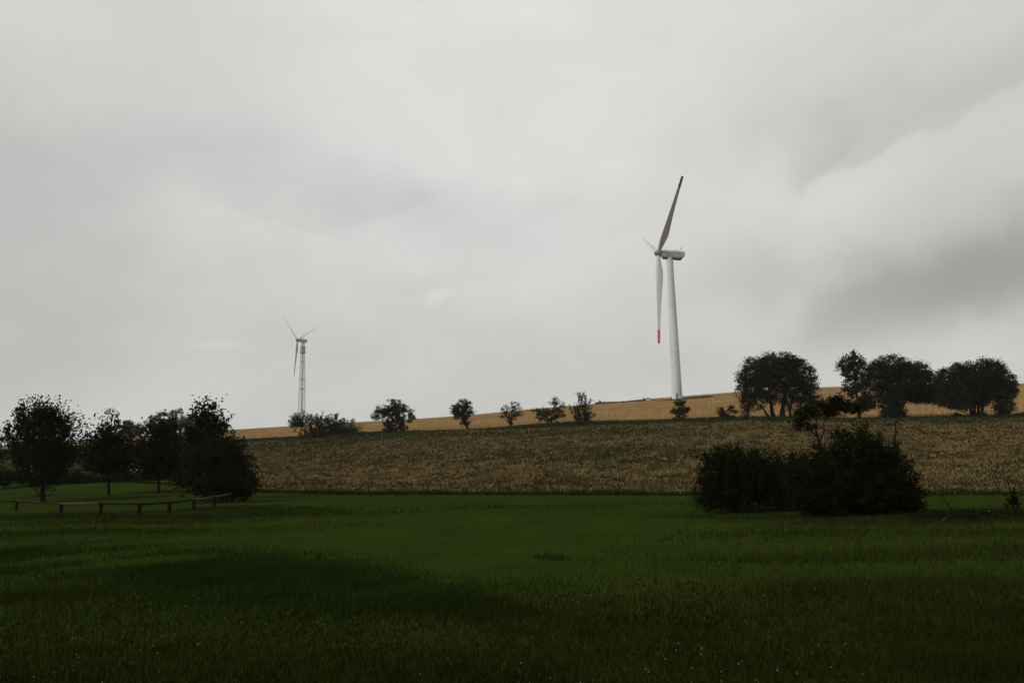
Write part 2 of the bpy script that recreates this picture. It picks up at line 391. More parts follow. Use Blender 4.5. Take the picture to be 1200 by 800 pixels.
blades('long_grass', x, y, hh, .0013*y+.003, rng.uniform(.1, .6, len(x)), M_LONG, rng)
tag(bpy.data.objects['long_grass'], 'darker band of longer unmown grass sweeping across the lawn', 'grass', kind='stuff')
# tufts scattered over the meadow; right-hand ones also put side darkening into grass colour
TX = []; TY = []; TH = []
for (c, r, sx, sy, m) in [(330, 597, 1.6, .8, 900), (360, 603, 2.2, .8, 900), (300, 600, 2, 1, 900), (1120, 608, 2.2, .7, 3500), (1150, 690, 1.6, .5, 2600), (1040, 690, .9, .3, 1400), (1120, 650, 2.2, .6, 2200), (950, 655, 1.2, .4, 900), (1180, 720, 1.0, .4, 1500), (1170, 625, 3, .8, 2200), (60, 625, 4, .9, 3000), (30, 605, 2.5, .6, 1500), (110, 606, 3, .6, 1800), (190, 606, 3, .5, 1800), (260, 596, 2, .6, 1500), (1160, 600, 3, .8, 2600), (1190, 608, 2, .6, 1800), (860, 606, 1.2, .35, 900), (950, 607, 1.4, .3, 900), (1040, 608, 1.0, .3, 900), (30, 700, .9, .4, 1800), (900, 625, 1.4, .5, 900),
                       (655, 594, 3, .6, 700), (640, 654, .12, .06, 60), (655, 656, .1, .06, 60), (683, 743, .08, .04, 60), (270, 680, 1.2, .3, 700), (420, 690, 1, .2, 700), (240, 606, 2.5, .8, 1500), (150, 612, 3, .8, 1500), (490, 703, .6, .2, 500)]:
    g = hit(c, r); TX.append(g[0]+rng.normal(size=m)*sx); TY.append(g[1]+rng.normal(size=m)*sy); TH.append(rng.uniform(.05, .15, m))
x = np.concatenate(TX); y = np.concatenate(TY); hh = np.concatenate(TH)
blades('grass_tuft', x, y, hh, .0012*y+.004, rng.uniform(.1, .7, len(x)), M_TUFT, rng)
tag(bpy.data.objects['grass_tuft'], 'scattered darker tufts of coarse grass on the lawn', 'grass', kind='stuff')
# ragged margin where the meadow meets the grain field
n = 34000
s = rng.uniform(-.6, .45, n); ye = yedge(s); y = ye+rng.normal(size=n)*.35-.1+.9*vnoise(s*60, s*20, .8, 88); x = s*(y+60)
hh = rng.uniform(.08, .30, n)*(.75+.5*vnoise(x, y, .35, 5))
blades('field_margin', x, y, hh, .0012*y+.006, rng.uniform(.1, .6, n), M_LONG, rng)
tag(bpy.data.objects['field_margin'], 'dark weedy margin along the foot of the grain field', 'grass', kind='stuff')
# lodged grain
n = 470000
s = rng.uniform(-.62, .45, n); ye = yedge(s); yh = yhedge(s)
y = ye*np.exp(rng.uniform(0, 1, n)**.9*np.log(yh/ye)); x = s*(y+60)
hh = (.22+.0014*y)*rng.uniform(.5, 1.2, n); ww = .0022*y+.012
swirl = 3.0*vnoise(x, y, 1.2, 9)+3.0*vnoise(x, y, 3.0, 10)+2.0*vnoise(x, y, .2, 12)+rng.normal(size=n)*.7
hump = .07*vnoise(x, y, 2.2, 13)+.07*vnoise(x, y, 4.5, 14)
blades('lodged_grain_crop', x, y, hh, ww*rng.uniform(.6, 1.3, n), np.clip(.86+.5*vnoise(x, y, .8, 16)+rng.normal(size=n)*.08, .3, .99), M_LOWB, rng, zoff=hump+.05, head=swirl*1.5)
tag(bpy.data.objects['lodged_grain_crop'], 'flattened brownish grain crop covering the lower slope', 'crop', kind='stuff')
# weeds in the crop
n = 120000
s = rng.uniform(-.62, .45, n); ye = yedge(s); yh = yhedge(s); t = rng.uniform(0, 1, n); y = ye+(yh-ye)*t; x = s*(y+60)
pr = np.clip(.05+1.0*np.clip(vnoise(x, y, .08, 21), 0, 1)+np.where(t > .93, .3, 0)+np.where(t < .06, .5, 0)+np.where(s < -.3, .25, 0), 0, 1)
k = rng.uniform(0, 1, n) < pr; x, y = x[k], y[k]
blades('weeds', x, y, (.2+.003*y)*rng.uniform(.6, 1.2, len(x)), .003*y+.01, rng.uniform(.1, .7, len(x)), M_VERGE, rng)
tag(bpy.data.objects['weeds'], 'green weeds growing through the flattened crop', 'weeds', kind='stuff')
# standing wheat
n = 240000
s = rng.uniform(-.62, .6, n); yh = yhedge(s); y = yh+1+(YC-yh+14)*rng.uniform(0, 1, n)**1.15; x = s*(y+60)
blades('wheat_crop', x, y, rng.uniform(.35, .75, n), .0016*y+.02, rng.uniform(.05, .6, n), M_UPB, rng)
tag(bpy.data.objects['wheat_crop'], 'ripe orange wheat standing up to the hilltop', 'crop', kind='stuff')
# hedge bank grass
n = 60000
s = rng.uniform(-.62, .6, n); yh = yhedge(s); y = yh+rng.normal(size=n)*1.3; x = s*(y+60)
hh = rng.uniform(.2, .8, n)*(1+.9*vnoise(x, y, .13, 31))
blades('bank_grass', x, y, np.maximum(hh, .1), .0022*y+.02, rng.uniform(.05, .6, n), M_VERGE, rng)
tag(bpy.data.objects['bank_grass'], 'dark green grass bank running between the two fields', 'grass', kind='stuff')
# green track verge on the hilltop beside the turbine
def vergestrip(name, label, c0, c1, r0, r1, th, n, Y0, Y1, hs):
    t = rng.uniform(0, 1, n); c = c0+(c1-c0)*t; Yd = Y0+(Y1-Y0)*t
    g = np.array([ground(cc, yy) for cc, yy in zip(np.linspace(c0, c1, 30), np.linspace(Y0, Y1, 30))])
    x = np.interp(t, np.linspace(0, 1, 30), g[:, 0]); y = Yd+rng.normal(size=n)*th
    blades(name, x, y, rng.uniform(.2, 1, n)*hs*(1+.5*vnoise(x, y, .12, 77)), .0022*y+.02, rng.uniform(.05, .8, n), M_TRACK, rng)
    tag(bpy.data.objects[name], label, 'grass', kind='stuff')
vergestrip('track_verge', 'strip of green weeds along the hilltop track left of the white turbine', 698, 752, 0, 0, 3, 2600, 408, 372, 1.5)
vergestrip('turbine_verge', 'low green weeds around the foot of the white turbine', 775, 832, 0, 0, 4, 3500, 338, 343, 1.2)
# clover blossoms
n = 1500
y = 5.2*np.exp(rng.uniform(0, 1, n)**1.3*math.log(18/5.2)); x = rng.uniform(-.7, .45, n)*y
k = rng.uniform(0, 1, n) < np.clip(.25+.9*vnoise(x, y, 1.1, 41)-.03*x, 0.02, 1); x, y = x[k], y[k]; z = H(x, y)+rng.uniform(.05, .10, len(x))
oc = np.array([(1, 0, 0), (-1, 0, 0), (0, 1, 0), (0, -1, 0), (0, 0, 1), (0, 0, -1)])*.0072
of = np.array([(0, 2, 4), (2, 1, 4), (1, 3, 4), (3, 0, 4), (2, 0, 5), (1, 2, 5), (3, 1, 5), (0, 3, 5)])
sz = rng.uniform(.4, 1.15, len(x))
V = (np.stack([x, y, z], 1)[:, None]+oc[None]*sz[:, None, None]).reshape(-1, 3); Fq = (of[None]+6*np.arange(len(x))[:, None, None]).reshape(-1, 3)
tag(mesh_np('clover_blossom', V, Fq, M_FLOWER), 'tiny white clover blossoms dotted through the near lawn', 'flowers', kind='stuff')

def leafmesh(name, cen, size, material, parent, rng, aspect=.55, flat=0.0):
    n = len(cen); a = rng.normal(size=(n, 3)); a[:, 2] *= (1-flat); a /= np.linalg.norm(a, axis=1)[:, None]
    b = np.cross(a, rng.normal(size=(n, 3))); b /= np.linalg.norm(b, axis=1)[:, None]
    L = (size*rng.uniform(.6, 1.3, n))[:, None]; W = L*aspect
    v = np.stack([cen-a*L/2, cen+b*W/2, cen+a*L/2, cen-b*W/2], 1).reshape(-1, 3)
    return mesh_np(name, v, np.arange(4*n).reshape(-1, 4), material, parent)

def tree(kind, label, cat, base, blobs, rng, leaf=.25, clumps=90, per=45, sigma=.45, stems=None, lmat=M_LEAF_A, group=None, wblobs=None,
         trunk_r=.18, shell=.55, flat=.0, up=0.0, limbs=26, crown_name='crown', trunk_name='trunk', sprig=None):
    """base: world foot; blobs: (col,row,half_w,half_h[,dy]) outlines of leaf masses in picture units, turned into real
    ellipsoids standing at the depth of the foot"""
    base = np.asarray(base, float); Y = base[1]; px = Y/F/ math.cos(PITCH)
    root = empty(kind, base); tag(root, label, cat, group)
    cs = []; vol = []
    for b in blobs:
        c, r, hw, hh = b[:4]; dy = b[4] if len(b) > 4 else 0
        w3 = P(c, r, Y+dy)-base; cs.append((w3, hw*px, min(hw, hh*1.4)*px*.85, hh*px)); vol.append(hw*hh*(b[5] if len(b) > 5 else 1))
    for b in (wblobs or []):
        cs.append((np.array(b[:3], float), b[3], b[4], b[5])); vol.append(b[3]*b[5])
    vol = np.array(vol)/sum(vol); pts = []; clp = []
    for (c3, rx, ry, rz), v in zip(cs, vol):
        k = max(3, int(round(clumps*v))); d = rng.normal(size=(k, 3)); d /= np.linalg.norm(d, axis=1)[:, None]
        rad = np.where(rng.uniform(0, 1, k) < .68, rng.uniform(.78, 1.0, k), rng.uniform(.15, .8, k)) if shell else rng.uniform(0, 1, k)**.4
        rad = rad*rng.uniform(.88, 1.08, k)
        cc = c3+d*rad[:, None]*np.array([rx, ry, rz]); clp.append(cc)
        for q, dd in zip(cc, d):
            m = max(3, int(per*rng.uniform(.5, 1.5))); sg = sigma*rng.uniform(.6, 1.3)
            off = rng.normal(size=(m, 3))*sg*.6; off[:, 2] *= .75
            if up: # upward sprigs
                off = rng.normal(size=(m, 3))*sg*.28; tt = rng.uniform(-.6, 1.3, m)*sg
                dirv = dd*.5+np.array([0, 0, up]); dirv /= np.linalg.norm(dirv); off += tt[:, None]*dirv*1.6
            pts.append(q+off)
    pts = np.concatenate(pts)
    # keep foliage off the ground
    gz = H(pts[:, 0]+base[0], pts[:, 1]+base[1])-base[2]; pts = pts[pts[:, 2] > gz+.02]
    leafmesh(crown_name, pts, np.full(len(pts), leaf), lmat, root, rng, flat=flat)
    clp = np.concatenate(clp)
    top = np.average([c[0] for c in cs], axis=0, weights=vol)
    stems = stems or [[0, None]]
    ends = []
    for st in stems:
        if st[1] is None:
            fork = np.array([top[0]*.55, top[1]*.5, top[2]*.72]); pl = [np.zeros(3), fork*.5+rng.normal(size=3)*[.04, .04, 0]*np.linalg.norm(fork)*.5, fork, top*[.8, .8, 1.05]]
        else:
            pl = [P(c, r, Y)-base for (c, r) in st[1]]; pl[0] = np.array([pl[0][0], 0, Hs(base[0]+pl[0][0], base[1])-base[2]]) if st[1][0][1] >= proj(base)[1]-14 else pl[0]
        pl[0] = pl[0]-[0, 0, .12]
        k = len(pl); r0 = trunk_r*(st[2] if len(st) > 2 else 1); mb = MB()
        mb.tube(pl, [r0*(1-.75*i/(k-1))*(1.25 if i == 0 else 1) for i in range(k)], 8)
        ends.append((pl, r0, mb))
    if limbs:
        for i in rng.choice(len(clp), min(limbs, len(clp)), replace=False):
            q = clp[i]; best = None
            for pl, r0, mb in ends:
                for a_, b_ in zip(pl[1:-1] if len(pl) > 2 else pl[:1], pl[2:] if len(pl) > 2 else pl[1:]):
                    for u in (0, .35, .7, 1):
                        pnt = a_+(b_-a_)*u; dist = np.linalg.norm(pnt-q)+(3 if pnt[2] > q[2]+.1 else 0)
                        if best is None or dist < best[0]: best = (dist, pnt, r0, mb)
            a = best[1]; mid = (a+q)/2+rng.normal(size=3)*.08*np.linalg.norm(q-a)+[0, 0, .06*np.linalg.norm(q-a)]
            r1 = min(best[2]*.38, .02*np.linalg.norm(q-a)+.01)
            best[3].tube([a, mid, q], [r1, r1*.65, r1*.25], 5)
    for pl, r0, mb in ends: mb.build(trunk_name, M_BARK, root)
    return root

# ------------------------------------------------------------------ wind turbines
def basis(psi, tilt):
    a = np.array([math.cos(psi)*math.cos(tilt), math.sin(psi)*math.cos(tilt), math.sin(tilt)])
    side = np.cross(a, [0, 0, 1]); side /= np.linalg.norm(side); return a, side, np.cross(side, a)
def blade_rings(hub, d, ax, R, cone, stations, r_in, pitch_mix, lo=0, hi=1, n=18):
    d = np.asarray(d); tip = d*math.cos(cone)+ax*math.sin(cone); tip /= np.linalg.norm(tip)
    tang = np.cross(ax, tip); tang /= np.linalg.norm(tang)
    ch = -ax*math.cos(pitch_mix)+tang*math.sin(pitch_mix); ch -= tip*ch.dot(tip); ch /= np.linalg.norm(ch); th = np.cross(tip, ch)
    rings = []
    ts = [t for t in stations[0] if lo <= t <= hi]
    ts = sorted(set([lo]+ts+[hi]))
    for t in ts:
        c = np.interp(t, stations[0], stations[1]); k = np.interp(t, stations[0], stations[2])
        le = np.interp(t, [0, .06, .2, 1], [.5, .5, .36, .4])
        cen = hub+tip*(r_in+(R-r_in)*t); ring = []
        for i in range(n):
            a = 2*math.pi*i/n; x = .5+.5*math.cos(a); air = np.interp(t, [0, .05, .2], [0, 0, 1])
            yth = .5*math.sin(a)*k*(1-air)+air*math.copysign(1, math.sin(a))*abs(math.sin(a))**.9*k*.5*(1-.75*x**1.2)*1.25
            ring.append(cen+ch*((x-le)*c)+th*yth*c)
        rings.append(ring)
    return rings
ST1 = ([0, .02, .06, .12, .18, .24, .34, .46, .6, .74, .86, .95, .99, 1], [1.8, 1.8, 1.9, 2.6, 3.15, 3.3, 2.9, 2.35, 1.85, 1.45, 1.22, 1.12, 1.05, .8], [1, 1, .95, .6, .42, .33, .27, .23, .2, .18, .17, .16, .16, .16])

def big_turbine():
    hub = P(771.5, 297, 348); base = ground(793.8, 348)
    psi, th0, R, cone, tilt = 3.2031, 5.3174, 41.6, -.02, .088
    root = empty('wind_turbine', base)
    tag(root, 'large white wind turbine with red blade tips standing on the wheat hilltop', 'wind turbine')
    Hb = hub-base; ax, side, up = basis(psi, tilt)
    axh = np.array([math.cos(psi), math.sin(psi), 0])
    # the tower stands under the nacelle
    tz = Hb[2]-2.0
    tt = np.array([0, 0, tz])
    prof = [(-.6, 2.3), (0, 2.3), (.25, 2.3), (tz*.25, 2.08), (tz*.5, 1.86), (tz*.75, 1.63), (tz, 1.40)]
    mb = MB(); pr = []
    for i in range(31):
        z = -.6+(tz+.6)*i/30; pr.append((z, np.interp(z, [p[0] for p in prof], [p[1] for p in prof])))
    mb.loft([[(r*math.cos(2*math.pi*k/48), r*math.sin(2*math.pi*k/48), z) for k in range(48)] for z, r in pr])
    tower = mb.build('tower', M_WHITE, root)
    for zf in (3.2, tz*.33, tz*.66, tz-.3):
        f = MB(); r = np.interp(zf, [p[0] for p in prof], [p[1] for p in prof])
        f.loft([[((r+q)*math.cos(2*math.pi*k/48), (r+q)*math.sin(2*math.pi*k/48), zf+dz) for k in range(48)] for dz, q in ((-.12, .0), (-.1, .05), (.1, .05), (.12, .0))], False)
        f.build('flange', M_NAC, tower)
    d = MB(); d.box((-.5, -2.22, 1.7), .9, .16, 2.1); dd = d.build('door', M_GREY, tower, False)
    s = MB()
    for i in range(3): s.box((-.5, -2.5-.28*i, .5-.18*i), 1.1, .28, .16)
    s.build('step', M_GALV, tower, False)
    fd = MB(); fd.loft([[(r*math.cos(2*math.pi*k/40), r*math.sin(2*math.pi*k/40), z) for k in range(40)] for z, r in ((-.8, 5), (-.1, 5), (.12, 3.6), (.15, 3.0))]); fd.build('foundation', M_STONE, root)
    # nacelle: from hub backwards
    g = Vector(ax); nc = lambda u, v, w_: Hb-ax*u+side*v+up*w_
    prof2 = [(1.3, 1.1, -1.2, 1.35), (1.6, 1.45, -1.55, 1.6), (3.0, 1.7, -1.85, 1.75), (8.5, 1.7, -1.95, 1.75), (10.4, 1.6, -1.7, 1.75), (11.6, 1.25, -.9, 1.65), (11.75, 1.1, -.6, 1.5)]
    mb = MB(); rings = []
    for u, hw, zb, zt in prof2:
        ring = []
        for k in range(20):
            a = 2*math.pi*k/20; cx = math.copysign(abs(math.cos(a))**.45, math.cos(a))*hw; sz = math.copysign(abs(math.sin(a))**.45, math.sin(a))
            ring.append(nc(u, cx, (zt+zb)/2+sz*(zt-zb)/2))
        rings.append(ring)
    mb.loft(rings); nac = mb.build('nacelle', M_NAC, root)
    R3 = np.stack([-ax, side, up], 1)
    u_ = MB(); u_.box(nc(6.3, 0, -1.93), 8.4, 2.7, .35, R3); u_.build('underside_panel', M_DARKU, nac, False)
    for sgn in (-1, 1):
        for i in range(9):
            v = MB(); v.box(nc(3.2+.82*i, sgn*1.71, .25), .62 if i % 3 else .45, .06, .55, R3); v.build('lettering_mark', M_GREY, nac, False)  # grey blocks standing in for unreadable lettering
    m = MB(); m.tube([nc(10.2, 0, 1.6), nc(10.2, 0, 3.4)], [.07, .05], 6); m.tube([nc(10.2, -.7, 3.1), nc(10.2, .7, 3.1)], [.04, .04], 6); m.box(nc(10.2, .7, 3.3), .3, .1, .3, R3)
    m.box(nc(10.2, -.7, 3.3), .2, .2, .3, R3); m.build('wind_sensor', M_GREY, nac)
    m = MB(); m.box(nc(8.2, 0, 1.85), 1.6, 1.6, .3, R3); m.build('hatch', M_NAC, nac, False)
    h = MB(); h.loft([[Hb+ax*u+r*(math.cos(2*math.pi*k/24)*side+math.sin(2*math.pi*k/24)*up) for k in range(24)] for u, r in ((-1.45, 1.25), (-.9, 1.5), (.5, 1.45), (1.3, 1.1), (1.75, .6), (1.9, .1))])
    h.build('hub', M_GREY, root)
    for i in range(3):
        x = th0+i*2*math.pi/3; dv = math.cos(x)*up+math.sin(x)*side
        band = proj(base+Hb+dv*R)[0] > 760
        pm = math.radians(8)
        hi = (.87 if dv[2] > 0 else .85) if band else 1
        mb = MB(); mb.loft(blade_rings(Hb, dv, ax, R, cone, ST1, .9, pm, 0, hi)); bl = mb.build('blade', M_BLADE_SHADE if proj(base+Hb+dv*R)[1] < 250 else M_WHITE, root)
        if band:
            mb = MB(); mb.loft(blade_rings(Hb, dv, ax, R, cone, ST1, .9, pm, hi, 1)); mb.build('tip_band', M_RED_SHADE if dv[2] > 0 else M_RED, bl)
big_turbine()

def lattice_turbine():
    Y = 600.0; hub = P(348.6, 398.3, Y); b0 = ground(352.6, Y)
    psi, th0, R, cone, tilt = 3.97761042, .74099498, 27.9, .0335, 0.0
    root = empty('wind_turbine', b0)
    tag(root, 'distant grey wind turbine on a pale lattice mast rising behind the ridge', 'wind turbine')
    Hb = hub-b0; ax, side, up = basis(psi, tilt); z1 = Hb[2]-2.0
    off = np.array([0.0, 0.0, 0])
    def hw(z): return np.interp(z, [0, z1], [3.3, 1.35])
    mb = MB(); rot = .5
    def cor(k, z):
        a = rot+math.pi/2*k; w_ = hw(z)*math.sqrt(2)*.72; return np.array([w_*math.cos(a), w_*math.sin(a), z])
    for k in range(4): mb.tube([cor(k, 0), cor(k, z1)], [.22, .17], 6)
    z = 0.0
    while z < z1-1:
        z2 = min(z+2*hw(z)*1.0, z1)
        for k in range(4):
            mb.tube([cor(k, z), cor((k+1) % 4, z2)], [.075, .075], 4, False); mb.tube([cor((k+1) % 4, z), cor(k, z2)], [.075, .075], 4, False)
            mb.tube([cor(k, z2), cor((k+1) % 4, z2)], [.075, .075], 4, False)
        z = z2
    mast = mb.build('lattice_mast', M_MAST, root)
    tube = MB(); tube.tube([(0, 0, 0), (0, 0, z1)], [.75, .7], 16); tube.build('inner_tube', M_WHITE, root)
    def zrow(r): return P(353, r, Y)[2]-b0[2]
    for r, hh_ in ((444, .5), (455, .2), (423, .2)):
        z = zrow(r); p = MB(); p.box((0, 0, z), hw(z)*1.8, hw(z)*1.8, hh_*.5, np.array(Matrix.Rotation(rot, 3, 'Z'))); p.build('platform', M_MAST, mast, False)
    z = zrow(409.5); p = MB(); p.box((0, 0, z), 3.3, 3.3, 4.4, np.array(Matrix.Rotation(rot, 3, 'Z'))); bx = p.build('equipment_cabin', M_NAC, root, False)
    p = MB(); p.box((0, 0, z-2.4), 3.9, 3.9, .25, np.array(Matrix.Rotation(rot, 3, 'Z'))); p.build('deck', M_GREY, bx, False)
    mb = MB(); rings = []
    for u, h2 in ((.6, .7), (1.2, 1.2), (5.5, 1.45), (7.6, 1.3), (8.2, .8)):
        rings.append([Hb-ax*u+side*math.copysign(abs(math.cos(a))**.5, math.cos(a))*h2+up*math.copysign(abs(math.sin(a))**.5, math.sin(a))*h2 for a in [2*math.pi*k/16 for k in range(16)]])
    mb.loft(rings); mb.build('nacelle', M_NAC, root)
    h = MB(); h.loft([[Hb+ax*u+r*(math.cos(2*math.pi*k/16)*side+math.sin(2*math.pi*k/16)*up) for k in range(16)] for u, r in ((-.8, .9), (.3, 1.0), (1.1, .7), (1.5, .1))]); h.build('hub', M_GREY, root)
    ST = (ST1[0], [c*.58 for c in ST1[1]], ST1[2])
    for i in range(3):
        x = th0+i*2*math.pi/3; dv = math.cos(x)*up+math.sin(x)*side
        mb = MB(); mb.loft(blade_rings(Hb, dv, ax, R, cone if dv[2] > -.5 else -.10, ST, .6, math.radians(60), 0, 1, 12)); mb.build('blade', M_BLADE2, root)
M_BLADE2 = paintmat('dark_blade_gelcoat', (.52, .54, .55), (.34, .26, .25), .5)
lattice_turbine()

# transformer kiosk and its neighbours on the hilltop
kb = ground(759.5, 372)
k_ = empty('transformer_kiosk', kb); tag(k_, 'small white transformer kiosk on the hilltop left of the white turbine', 'kiosk')
m = MB(); m.box((0, 0, .75), 1.4, 1.4, 1.6); m.build('housing', M_WHITE, k_, False)
m = MB(); m.box((0, 0, 1.62), 1.7, 1.7, .14); m.build('roof', M_GREY, k_, False)
m = MB(); m.box((.0, -.72, .75), .8, .05, 1.3); m.build('door', M_NAC, k_, False)
rr = np.random.default_rng(3)
tree('shrub', 'low dark shrub growing just right of the white transformer kiosk', 'shrub', ground(765, 372), [(764, 469, 4, 2.2), (767.5, 469.5, 2.5, 1.8)], rr, leaf=.4, clumps=16, per=26, sigma=.4, trunk_r=.08, limbs=5, lmat=M_LEAF_A, crown_name='foliage', trunk_name='stem')
tree('shrub', 'low dark shrub growing just left of the white transformer kiosk', 'shrub', ground(755, 375), [(755.5, 468.6, 2.2, 2.2)], rr, leaf=.4, clumps=10, per=26, sigma=.35, trunk_r=.08, limbs=3, lmat=M_LEAF_A, crown_name='foliage', trunk_name='stem')
tree('young_tree', 'tiny lone sapling on the skyline between the tall bare apple tree and the turbine', 'tree', ground(703.5, 414), [(703.5, 470, 1.3, 2.0)], rr, leaf=.4, clumps=8, per=16, sigma=.35, trunk_r=.1, limbs=2)
mk = ground(786.5, 352); m = MB(); m.tube([(0, 0, -.2), (0, 0, 1.9)], [.17, .17], 8); mo = m.build('marker_post', M_GREY); mo.location = mk; tag(mo, 'short dark marker post at the left foot of the white turbine', 'post')

# ------------------------------------------------------------------ trees on the bank between the fields
GT = 'trees along the bank between the fields'
r_ = np.random.default_rng(101)
tree('apple_tree', 'small round tree at the left end of the hedge below the distant lattice turbine', 'tree', onhedge(353), [(355, 494, 15, 6.5), (349, 496, 9, 4)], r_, leaf=.26, clumps=119, per=34, sigma=.5, lmat=M_LEAF_A, group=GT, up=.4, stems=[[0, [(353, 515), (352, 505), (354, 495)]]])
tree('hawthorn_bush', 'long low bush sloping down to the right, below the distant lattice turbine', 'bush', onhedge(388), [(375, 498, 15, 10), (390, 499, 14, 11), (403, 503, 14, 10), (415, 507, 11, 7), (366, 508, 16, 7), (392, 509, 28, 7)], r_, leaf=.26, clumps=391, per=48, sigma=.5, lmat=M_LEAF_A, group=GT, trunk_r=.12, limbs=10, up=.3, stems=[[0, [(375, 516), (374, 505)]], [0, [(390, 516), (392, 503)]], [0, [(405, 515), (407, 505)]]], crown_name='foliage', trunk_name='stem')
tree('apple_tree', 'broad dark apple tree with drooping sides, just right of the long bush', 'tree', onhedge(461), [(462, 474, 13, 6.5), (449, 482, 12, 7), (474, 482, 13, 7), (461, 485, 16, 10), (455, 500, 9, 8), (441, 487, 6, 5), (482, 490, 6, 6), (470, 500, 9, 5), (463, 495, 12, 8)], r_, leaf=.27, clumps=255, per=46, sigma=.42, lmat=M_LEAF_A, group=GT, trunk_r=.3, stems=[[0, [(458, 509), (459, 495), (461, 482), (462, 473)]], [0, [(473, 508), (473, 498), (474, 486)], .6]])
tree('apple_tree', 'rounded small apple tree with a trunk leaning left, alone left of centre', 'tree', onhedge(549), [(544, 473, 9, 6), (541, 482, 11, 8), (536, 484, 8, 8), (548, 482, 7, 7), (545, 493, 7, 6), (533, 477, 5, 2.5)], r_, leaf=.26, clumps=153, per=40, sigma=.38, lmat=M_LEAF_A, group=GT, trunk_r=.2, stems=[[0, [(549, 504), (546, 497), (543, 488), (542, 476)]]])
tree('apple_tree', 'sparse small apple tree with a two-pronged open crown, right of the rounded one', 'tree', onhedge(598), [(604, 476, 7, 5), (606, 484, 7, 5), (599, 490, 7, 6), (591, 479, 5, 5), (592, 487, 6, 5), (601, 482, 5, 5)], r_, leaf=.24, clumps=91, per=26, sigma=.36, lmat=M_LEAF_A, group=GT, trunk_r=.19, stems=[[0, [(598.5, 502), (599, 494), (602, 486), (604, 476)]], [0, [(598.5, 500), (597, 492), (592, 484), (589, 477)], .6]], limbs=30)
tree('apple_tree', 'wide flat-topped apple tree with a crooked second stem on its right side', 'tree', onhedge(646.5), [(650, 472, 7, 6), (655, 477, 7, 7), (640, 484, 8, 6), (629, 483, 7, 4.5), (636, 487, 8, 5), (648, 484, 9, 7), (658, 486, 5, 4), (641, 491, 10, 4), (652, 490, 5, 5)], r_, leaf=.24, clumps=156, per=30, sigma=.38, lmat=M_LEAF_A, group=GT, trunk_r=.17, stems=[[0, [(646.5, 502), (646.5, 494), (646, 486), (650, 474)]], [0, [(660, 501), (657.5, 496), (651, 493), (652, 484)], .8]], limbs=34)
tree('apple_tree', 'tall pointed apple tree with upright bare twigs at its top', 'tree', onhedge(685.5), [(681, 466, 4, 6), (687, 472, 4, 8), (678, 476, 5, 7), (673, 480, 6, 5), (684, 482, 8, 8), (692, 487, 6, 5), (681, 490, 9, 6), (687, 494, 5, 6), (675, 487, 5, 5)], r_, leaf=.24, clumps=142, per=32, sigma=.38, lmat=M_LEAF_A, group=GT, trunk_r=.22, up=.7, stems=[[0, [(686, 500), (685, 490), (683, 478), (680, 460)]], [0, [(685, 490), (687, 478), (686, 463)], .5]], limbs=34)
tree('young_tree', 'small dark young tree directly in front of the foot of the white turbine', 'tree', onhedge(797), [(797, 473, 6, 4.5), (797, 481, 8, 6), (790, 482, 4, 2.5), (805, 480, 4, 3), (798, 490, 7, 5), (790, 492, 4, 3)], r_, leaf=.24, clumps=102, per=36, sigma=.36, lmat=M_LEAF_A, group=GT, trunk_r=.14)
tree('hawthorn_bush', 'small round bush with a notch, left of the big domed willow', 'bush', onhedge(852), [(847, 483, 5.5, 5.5), (850, 489, 7, 4), (856, 479, 3, 3.5), (861, 483, 3, 1.8), (853, 490, 7, 3)], r_, leaf=.24, clumps=81, per=40, sigma=.33, lmat=M_LEAF_A, group=GT, trunk_r=.1, limbs=6, crown_name='foliage', trunk_name='stem')
tree('willow_tree', 'great domed willow on several trunks, the leftmost of the big trees', 'tree', onhedge(910), [(911, 436, 38, 23), (892, 436, 26, 19), (932, 438, 25, 19), (952, 468, 9, 18), (880, 448, 18, 20), (888, 446, 24, 24), (935, 446, 22, 26), (911, 427, 26, 13), (898, 426, 18, 10), (924, 426, 18, 10), (911, 450, 40, 20), (876, 458, 13, 18), (946, 455, 13, 20), (905, 467, 36, 8), (936, 468, 20, 10), (874, 478, 10, 13), (892, 477, 5, 6), (924, 476, 5, 5), (940, 485, 12, 8)], r_, leaf=.25, clumps=1700, per=40, sigma=.5, lmat=M_LEAF_W, group=GT, trunk_r=.48, limbs=60,
     stems=[[0, [(908, 494), (905, 484), (903, 470), (900, 445)]], [0, [(917, 494), (917, 480), (919, 466), (922, 440)], 1.1], [0, [(926, 493), (926, 480), (931, 462)], .6], [0, [(905, 492), (897, 483), (890, 472)], .6], [0, [(876, 493), (876, 480), (880, 460)], .5], [0, [(938, 493), (938, 480), (941, 460)], .5]])
tree('poplar_tree', 'airy upright tree with sky through its top, between two great willows', 'tree', onhedge(1007), [(998, 419, 11, 7), (992, 428, 9, 8), (1004, 425, 9, 8), (1001, 437, 13, 9), (1003, 450, 15, 10), (1007, 465, 14, 8), (1010, 476, 13, 6), (995, 456, 9, 3), (1018, 471, 8, 5)], r_, leaf=.36, clumps=170, per=40, sigma=.6, lmat=M_LEAF_A, group=GT, trunk_r=.3, stems=[[0, [(1007, 491), (1006, 478), (1003, 455), (1000, 425)]]], limbs=50)
